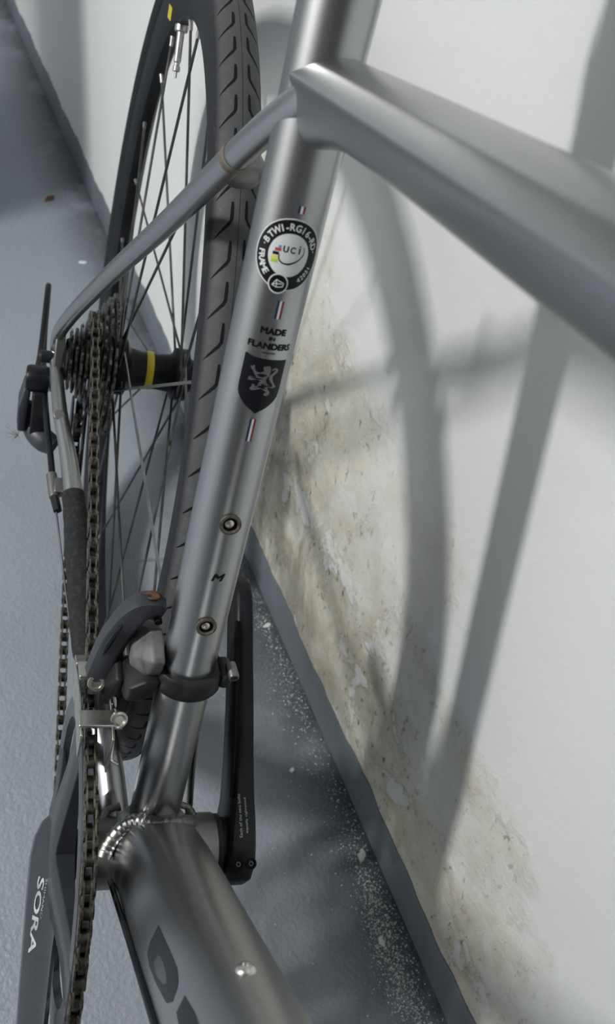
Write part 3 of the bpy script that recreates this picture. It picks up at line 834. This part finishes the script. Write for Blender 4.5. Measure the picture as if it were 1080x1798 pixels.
def plate_outline(r, waist, n=7):
    o = []
    for k in range(n): a = -PI / 2 + PI * k / (n - 1); o.append((6.35 + r * math.cos(a) * (1 if True else 1), r * math.sin(a)))
    o.append((0, waist))
    for k in range(n): a = PI / 2 + PI * k / (n - 1); o.append((-6.35 + r * math.cos(a), r * math.sin(a)))
    o.append((0, -waist))
    return o
def link_mesh(nm, r, waist, y0, th):
    mb = MB()
    for sg in (-1, 1):
        mb.prism([P0 + np.array([x, sg * y0, z]) for x, z in plate_outline(r, waist)], (0, sg * th, 0))
    return mesh_from(nm, mb, 'chain_plate', angle=30)
ME_O = link_mesh('outer_link', 4.3, 2.9, 2.45, .95); ME_I = link_mesh('inner_link', 4.2, 3.1, 1.45, .95)
q = MB()
for i, pn in enumerate(pins):
    q.cyl(pn - YV * 1.5, pn + YV * 1.5, 3.9, 10); q.cyl(pn - YV * 3.55, pn + YV * 3.55, 1.75, 8)
chain = part('chain', q, 'chain_steel', bike)
for i in range(N):
    a, c = pins[i], pins[i + 1]; d = c - a; mid = (a + c) / 2
    o = link('outer_link' if i % 2 else 'inner_link', ME_O if i % 2 else ME_I, chain)
    o.location = Vector((mid - P0) / 1000)
    o.rotation_euler = (0, -math.atan2(d[2], d[0]), math.asin(max(-1, min(1, d[1] / np.linalg.norm(d)))) * (1 if d[0] > 0 else -1))

# ---------------------------------------------------------------- front derailleur
FS = 152.0
q = MB(); q.lathe([(-6.5, 15.3), (-6.5, 18.6), (-5, 19.6), (5, 19.6), (6.5, 18.6), (6.5, 15.3)], U * FS, U, 44)
fd = part('front_derailleur', q, 'black_plastic', bike, label='black front derailleur clamp and body')
q = MB(); q.box(U * (FS + 3) + NF * 4 + YV * 19.5, 17, 7, 11, (NF, YV, U))
part('clamp_lug', q, 'black_plastic', fd, bevel=2.5, seg=3)
cb = U * 164 + YV * 21
q = MB(); q.lathe([(6, 2.9), (13.5, 3.1), (15.3, 3.0), (15.5, 2.2), (13.8, 2.0), (13.8, .1)], cb, NF * .9 + YV * .1 - U * .25, 20)
part('clamp_bolt', q, 'dull_aluminium', fd)
# link body beside the tube
def hull_blob(name, pts, mat, parent, bevel=3, sub=True):
    import bmesh
    bm = bmesh.new()
    for p in pts: bm.verts.new(tuple((np.array(p, float) - P0) / 1000))
    bmesh.ops.convex_hull(bm, input=bm.verts)
    bmesh.ops.delete(bm, geom=[v for v in bm.verts if not v.link_faces], context='VERTS')
    bmesh.ops.dissolve_limit(bm, angle_limit=.12, verts=bm.verts, edges=bm.edges)
    me = D.meshes.new(name); bm.to_mesh(me); bm.free(); me.materials.append(MATS[mat])
    me.shade_smooth()
    o = link(name, me, parent)
    md = o.modifiers.new('bevel', 'BEVEL'); md.width = bevel / 1000; md.segments = 4; md.limit_method = 'ANGLE'; md.angle_limit = math.radians(25)
    md.harden_normals = False
    return o
def bx(c, a, e, u2, A=None):
    A = A or ((1, 0, 0), (0, 1, 0), (0, 0, 1)); c = np.array(c, float)
    return [c + i * a / 2 * np.array(A[0]) + j * e / 2 * np.array(A[1]) + k * u2 / 2 * np.array(A[2]) for i in (-1, 1) for j in (-1, 1) for k in (-1, 1)]
hull_blob('link_body', bx((-46, -20, 161), 22, 7, 10) + bx((-60, -28, 148), 26, 8, 12) + bx((-52, -23, 138), 20, 10, 8), 'dusty_grey_metal', fd, 1.6)
hull_blob('link_cover', bx((-44, -20, 146), 24, 8, 9) + bx((-40, -29, 138), 18, 9, 12) + bx((-52, -31, 128), 14, 8, 10), 'black_plastic', fd, 3)
hull_blob('link_plate', bx((-52, -36, 124), 22, 5, 26) + bx((-58, -40, 112), 20, 5, 22), 'black_plastic', fd, 2)
hull_blob('linkage', bx((-58, -28, 118), 16, 10, 18) + bx((-46, -33, 100), 14, 9, 16), 'black_plastic', fd, 2.5)
# long cable arm
arm = [(-58, -45.5, 119), (-61, -43.0, 137), (-62, -40, 154), (-62, -36, 168), (-63, -31, 176), (-65, -24.5, 176), (-66, -21, 173)]
q = MB(); pth = spline(arm, 5); k = len(pth)
SEC = [(-1, -.62), (-.35, -1), (.6, -.9), (1, -.35), (1, .5), (.55, 1), (-.5, .95), (-1, .45)]
q.tube(pth, [7.6 if i < k * .25 else 7.6 - 1.4 * (i / k - .25) for i in range(k)], section=SEC, up=(1, 0, 0))
am_slot = [np.array(p_) + [6.6, -3.6, 1.5] for p_ in pth[6:16]]
am = part('cable_arm', q, 'derailleur_grey', fd, bevel=.8)
q = MB(); q.cyl((-70.5, -22, 172.5), (-56, -20.5, 172.5), 2.2, 12); part('arm_hole', q, 'hole_black', am)
q = MB(); q.tube(am_slot, [.4, 1.2, 1.6, 1.8, 1.8, 1.8, 1.6, 1.4, 1.0, .4], 8); part('arm_slot', q, 'cable_black', am)
# cage: outer and inner plates, two bridges, bolts
def arc_plate(y, th, r0, r1, a0, a1, n=14):
    pts_ = [wheel_pt(BBp, r0, math.radians(a0 + (a1 - a0) * k / n), y) for k in range(n + 1)] + [wheel_pt(BBp, r1, math.radians(a1 + (a0 - a1) * k / n), y) for k in range(n + 1)]
    mb = MB(); mb.prism(pts_, (0, th, 0)); return mb
part('cage_outer_plate', arc_plate(-55.5, 1.4, 103, 122, 98, 148), 'silver_plate', fd, bevel=.4)
part('cage_inner_plate', arc_plate(-39, 1.4, 92, 124, 96, 146), 'silver_plate', fd, bevel=.4)
q = MB(); q.box((-27, -47, 121), 12, 19, 2.0, ((.97, 0, .24), (0, 1, 0), (-.24, 0, .97))); q.box((-27, -55.2, 114), 12, 1.6, 14, ((.97, 0, .24), (0, 1, 0), (-.24, 0, .97)))
part('cage_bridge', q, 'silver_plate', fd, bevel=.6)
q = MB(); q.box((-64, -48, 111), 16, 15, 3, ((.9, 0, .42), (0, 1, 0), (-.42, 0, .9))); q.box((-80, -51, 97), 14, 10, 2, ((.8, 0, .6), (0, 1, 0), (-.6, 0, .8)))
part('cage_bridge', q, 'silver_plate', fd, bevel=.6)
q = MB(); q.lathe([(-2, 5.0), (1.2, 5.2), (2.2, 4.6), (2.5, 3.0), (1.3, 2.6), (1.3, .1)], (-51, -46.5, 119), (.72, -.12, .68), 22)
part('cage_bolt', q, 'silver_plate', fd)
q = MB(); q.lathe([(-9, 3.4), (0, 3.4), (0, 4.8), (2.4, 4.6), (3, 3.4), (2, 2.2), (2, .1)], (-27, -35, 121), (.70, .18, .68), 20)
part('limit_screw', q, 'silver_plate', fd)
q = MB(); q.tube(spline([(-44, -37.5, 122), (-38, -36, 116), (-34, -39, 110), (-30, -39.5, 116), (-22, -36.5, 110), (-12, -37, 104), (-8, -33, 104)], 5), 1.0, 8)
part('cage_tab', q, 'silver_plate', fd)
q = MB(); q.box((-29, -36, 116), 13, 7, 1.6, ((.97, 0, .24), (0, 1, 0), (-.24, 0, .97))); part('screw_plate', q, 'dull_aluminium', fd, bevel=.4)

# ---------------------------------------------------------------- rear derailleur
q = MB(); q.lathe([(-75, 6), (-75, 11), (-78, 12.3), (-92, 12), (-94.5, 10.5), (-95, 7), (-94, 3.4), (-94, .1)], (-408, 0, 41), YV, 32)
rd = part('rear_derailleur', q, 'anodised_black', bike, label='black rear derailleur with grey linkage')
hull_blob('link_cover', bx((-408, -92.5, 33), 20, 6, 8) + bx((-400, -97, 14), 24, 5, 12) + bx((-394, -95, 1), 22, 6, 6), 'derailleur_grey', rd, 2.5)
hull_blob('inner_linkage', bx((-404, -82, 30), 20, 12, 10) + bx((-390, -82, 0), 22, 12, 12), 'anodised_black', rd, 2)
q = MB(); kp = spline([(-402, -91, 18), (-399, -89, 5), (-391, -84, -3), (-382, -77, -6), (-375, -65, -8)], 6)
q.tube(kp, [float(np.interp(i, [0, 6, 14, 20, 24], [4, 8, 10.5, 11, 9])) for i in range(len(kp))], 20)
part('knuckle', q, 'derailleur_grey', rd)
vs, fs = fit_text('SORA', 20, 5, .03)
q = MB(); dv = np.array([12, -1.5, -22.]); dv /= np.linalg.norm(dv); pv = np.array([.88, 0, .47])
q.add([np.array((-401, -99.7, 15)) + dv * a + pv * c for a, c in vs], fs); part('lettering', q, 'text_grey', rd, smooth=False)
for cpt, nm in ((PU, 'guide_pulley'), (PL, 'tension_pulley')):
    q = toothed(cpt, 11, 20.5, 2.4, PY, 6, 4); q.lathe([(PY - 3, 3), (PY - 3, 9), (PY + 3, 9), (PY + 3, 3)], cpt, YV, 20)
    part(nm, q, 'black_plastic', rd, angle=25)
for y in (PY - 7, PY + 5.5):
    mb = MB(); d = PL - PU; th = math.atan2(d[2], d[0]); o_ = []
    for k in range(9): a = th - PI / 2 + PI * k / 8; o_.append(wheel_pt(PL, 15, a, y))
    for k in range(9): a = th + PI / 2 + PI * k / 8; o_.append(wheel_pt(PU, 13, a, y))
    mb.prism(o_, (0, 1.5, 0)); part('pulley_cage', mb, 'anodised_black', rd, bevel=.4)
# gear cable: stop under the chain stay, housing loop behind the dropout
q = MB(); q.tube(spline([(-284, -68.5, 38), (-310, -71, 40), (-350, -75, 40), (-400, -77.5, 30), (-450, -79, 18), (-500, -80, 22), (-528, -80, 45), (-524, -80.6, 62), (-500, -81.5, 60), (-470, -82.5, 46), (-440, -84, 40), (-418, -86, 41)], 7), 2.7, 12)
hs = part('cable_housing', q, 'cable_black', bike)
q = MB(); q.tube([(-268, -67, 38), (-292, -70, 40)], [4.2, 4.4], 14); q.box((-278, -64, 40), 16, 8, 7)
part('cable_stop', q, 'dull_aluminium', chain_stay_ds, bevel=1)
q = MB(); q.tube([(-256, -64, 36), (-269, -67, 38)], [3.4, 3.6], 8); part('ferrule', q, 'black_plastic', hs)
q = MB(); q.tube(spline([(-262, -66, 37), (-180, -52, 8), (-90, -36, -14), (-20, -10, -26)], 6), .8, 8); part('inner_cable', q, 'steel_spoke', hs)

# ---------------------------------------------------------------- the rest of the bicycle, out of the frame of the picture
q = MB(); q.tube([U * 540, U * 640, U * 690], [13.6, 13.6, 13.6], 32); q.lathe([(546, 13.6), (546, 18), (562, 18), (562, 13.6)], np.zeros(3), U, 32)
seatpost = part('seat_post', q, 'anodised_black', bike)
q = MB(); SZ = U * 700
secs = []
for x, hw, zt in ((-135, 64, 14), (-110, 72, 16), (-70, 66, 12), (-20, 44, 7), (30, 26, 5), (90, 20, 5), (128, 15, 3), (138, 6, 0)):
    secs.append([SZ + np.array([x, hw * math.cos(a), (zt + 10 if math.sin(a) > 0 else 22) * math.sin(a) * .7 + 8]) for a in [2 * PI * k / 16 for k in range(16)]])
q.loft(secs); part('saddle', q, 'leather_black', bike, angle=60)
FA = HB - hd * 40
FX = np.array([578., 0, 70.])
for sg in (-1, 1):
    q = MB(); q.tube(spline([FA + [0, 22 * sg, 0], FA * .75 + FX * .25 + [0, 42 * sg, 0], FA * .35 + FX * .65 + [-6, 48 * sg, 0], FX + [0, 50 * sg, 0]], 5), [14, 14, 13.5, 13, 13, 12.5, 12, 11.5, 11, 10.5, 10, 9, 8.5, 8, 7.5, 7][:16], 18)
    fk = part('fork_blade', q, 'anodised_black', bike)
q = MB(); q.tube([FA - [0, 30, 0], FA + [0, 30, 0]], 17, 24); part('fork_crown', q, 'anodised_black', bike)
ftire, frim = make_wheel(FX, False)
q = MB(); q.lathe([(-50, 5), (-50, 9), (-36, 11), (-34, 18), (-30, 18), (-26, 12), (26, 12), (30, 18), (34, 18), (36, 11), (50, 9), (50, 5)], FX, YV, 28); part('hub', q, 'hub_black', bike)
for k in range(20):
    ph = 2 * PI * k / 20; sd = -1 if k % 2 else 1
    q = MB(); q.cyl(wheel_pt(FX, 16, ph, 32 * sd), wheel_pt(FX, 280, ph, 0), 1.0, 6); part('spoke', q, 'steel_spoke', bike)
ST = HT + hd * 45
q = MB(); q.tube([ST - hd * 22, ST + hd * 22], 19, 24); q.tube([ST, ST + np.array([92, 0, 14.])], [16, 17], 24); part('stem', q, 'anodised_black', bike)
HBc = ST + np.array([96, 0, 15.])
for sg in (-1, 1):
    q = MB(); q.tube(spline([HBc, HBc + [0, 110 * sg, 0], HBc + [4, 190 * sg, 0], HBc + [40, 205 * sg, -4], HBc + [84, 207 * sg, -22], HBc + [92, 209 * sg, -68], HBc + [58, 211 * sg, -112], HBc + [-30, 213 * sg, -126]], 6), 14, 16)
    part('handlebar', q, 'leather_black', bike)
    q = MB(); q.tube(spline([HBc + [62, 206 * sg, 8], HBc + [104, 204 * sg, 18], HBc + [124, 203 * sg, 48]], 5), [17, 18, 18, 17, 16, 16, 15, 15, 14, 12, 10][:11], 16)
    part('brake_hood', q, 'black_plastic', bike)

# ---------------------------------------------------------------- loose things
def leaf(name, loc, ln, wd, rz, label, tilt=(0, 0)):
    mb = MB(); vs = []; n_ = 9
    for i in range(n_):
        t = i / (n_ - 1); w = wd / 2 * math.sin(PI * min(1, max(0, t))) ** .75 + .15
        curl = 3.0 * (t - .5) ** 2 * ln / 12
        vs += [((t - .5) * ln, -w, curl + w * .35), ((t - .5) * ln, 0, curl), ((t - .5) * ln, w, curl + w * .45)]
    fs = []
    for i in range(n_ - 1):
        for j in range(2): fs.append((3 * i + j, 3 * i + j + 1, 3 * i + j + 4, 3 * i + j + 3))
    mb.add(vs, fs)
    me = mesh_from(name, mb, 'dried_leaf_brown', bike=False)
    o = link(name, me); o.location = loc; o.rotation_euler = (tilt[0], tilt[1], rz)
    md = o.modifiers.new('thick', 'SOLIDIFY'); md.thickness = .0005
    q = MB(); q.tube([(-ln / 2 - ln * .18, 0, 1.2), (-ln / 2, 0, 1.0), (ln * .4, 0, .35)], [.5, .5, .2], 6)
    link('leaf_stem', mesh_from('leaf_stem', q, 'dried_leaf_brown', bike=False), o)
    tag(o, label, 'leaf')
    return o
leaf('dried_leaf', (-.903, -.078, .0008), 24, 11, 2.3, 'small dried brown leaf lying on the grey floor behind the wheel')
def b2w(p): return MX @ Vector((np.array(p, float) - P0) / 1000)
leaf('leaf_scrap', b2w((-66, -25, 182.5)), 9, 6, 1.0, 'brown leaf scrap caught on the front derailleur arm tip')

def chip(loc, size, label, seed):
    rs = random.Random(seed); mb = MB(); n_ = 9
    o = [(size * (.5 + .5 * rs.random()) * math.cos(2 * PI * k / n_), size * .62 * (.5 + .5 * rs.random()) * math.sin(2 * PI * k / n_), 0) for k in range(n_)]
    mb.prism(o, (0, 0, 1.1))
    ob = link('paint_chip', mesh_from('paint_chip', mb, 'paint_flake', smooth=False, bike=False))
    ob.location = (loc[0], loc[1], .0004); ob.rotation_euler = (0, .0, rs.random() * 6)
    tag(ob, label, 'paint chip', group='flaked paint chips on the floor')
chip((.275, -.051), 4.5, 'small white paint chip beside the left crank arm', 1)
chip((.379, -.0175), 7.5, 'white paint chip against the foot of the skirting by the crank end', 2)
chip((.456, -.032), 6.0, 'white paint chip nearest the down tube, on the dusty floor', 3)
chip((-.687, -.064), 9.0, 'pale paint chip on the floor left of the seat stay', 4)
chip((.098, -.014), 6.0, 'white paint chip beside the crank tip at the skirting foot', 5)
chip((.022, -.062), 7.0, 'pale paint chip seen under the rear hub', 6)

# flaked dust along the skirting
dm = MB(); rs = random.Random(3)
def flake(x, y, s):
    a = rs.random() * 6.3; k = 4 + int(rs.random() * 2)
    z = .25 + rs.random() * .5
    vs = [(x + s * (.6 + .4 * rs.random()) * math.cos(a + 2 * PI * j / k), y + s * (.6 + .4 * rs.random()) * math.sin(a + 2 * PI * j / k), z + rs.uniform(-.15, .25)) for j in range(k)]
    dm.add(vs + [(x, y, z + s * .35)], [(j, (j + 1) % k, k) for j in range(k)])
clusters = [(62, -20, 40, 7, 420), (105, -15, 45, 6, 520), (190, -19, 45, 8, 420), (240, -22, 40, 8, 360), (300, -17, 60, 8, 240), (389, -20, 30, 7, 800), (430, -24, 26, 8, 1500), (475, -30, 28, 9, 1500), (520, -30, 34, 8, 1300), (560, -26, 40, 8, 700), (300, -60, 170, 40, 260), (0, -30, 160, 16, 240)]
for cx, cy, sx_, sy_, n_ in clusters:
    for _ in range(n_):
        x = rs.gauss(cx, sx_); y = rs.gauss(cy, sy_)
        if y > -5.5: y = -5.5 - abs(rs.gauss(0, 5))
        flake(x, y, .2 + .95 * rs.random() ** 5)
dust = link('paint_dust', mesh_from('paint_dust', dm, 'paint_flake', smooth=False, bike=False))
tag(dust, 'fine white flaked paint dust along the skirting', 'dust', kind='stuff')

# lint tuft caught on the rear derailleur
lt = MB(); c = np.array((-384., -97., -8.)); rs = random.Random(11)
for _ in range(26):
    d1 = np.array([rs.gauss(0, 1), -abs(rs.gauss(0, 1)) - .3, rs.gauss(0, 1)]); d1 /= np.linalg.norm(d1); d2 = np.array([rs.gauss(0, 1) for _ in range(3)])
    ln = 4 + 7 * rs.random()
    lt.tube([c, c + d1 * ln * .5 + d2, c + d1 * ln + d2 * 2.2], .16, 4)
lo = link('lint_tuft', mesh_from('lint_tuft', lt, 'lint_grey', bike=True)); lo.matrix_world = MX
tag(lo, 'pale tuft of lint stuck to the rear derailleur', 'lint')

# ---------------------------------------------------------------- lamp fixture and an added shadow blocker beyond the frame
lf = D.objects.new('tube_lamp', None); COL.objects.link(lf); lf.location = LAMP
q = MB(); q.box((0, 0, 40), 130, 700, 50)
ho = link('housing', mesh_from('housing', q, 'lamp_housing', smooth=False, bike=False), lf)
q = MB(); q.cyl((0, -300, 8), (0, 300, 8), 7, 16)
tb = link('tube', mesh_from('tube', q, 'lamp_tube', bike=False), lf)
q = MB(); q.cyl((0, -220, 60), (0, -220, 540), 6, 10); q.cyl((0, 220, 60), (0, 220, 540), 6, 10)
link('hanger', mesh_from('hanger', q, 'lamp_housing', bike=False), lf)
tag(lf, 'white hanging tube lamp above the floor', 'lamp')
lamp_light.location = (0, 0, -.002); lamp_light.parent = lf

cb_ = D.objects.new('added_shadow_block', None); COL.objects.link(cb_); cb_.location = (-.815, -.60, 0)  # unseen block added to shade the far wall and floor
q = MB(); q.box((0, 0, 460), 240, 240, 920); link('body', mesh_from('body', q, 'shadow_block_paint', smooth=False, bike=False), cb_)
q = MB(); q.box((0, 126, 460), 230, 12, 890); dr = link('block_door', mesh_from('block_door', q, 'shadow_block_paint', smooth=False, bike=False), cb_)
q = MB(); q.cyl((90, 138, 420), (90, 138, 540), 6, 12); link('block_handle', mesh_from('block_handle', q, 'dull_aluminium', bike=False), dr)
tag(cb_, 'unseen grey upright block added behind the rear wheel to cast a wall shadow', 'shadow blocker')
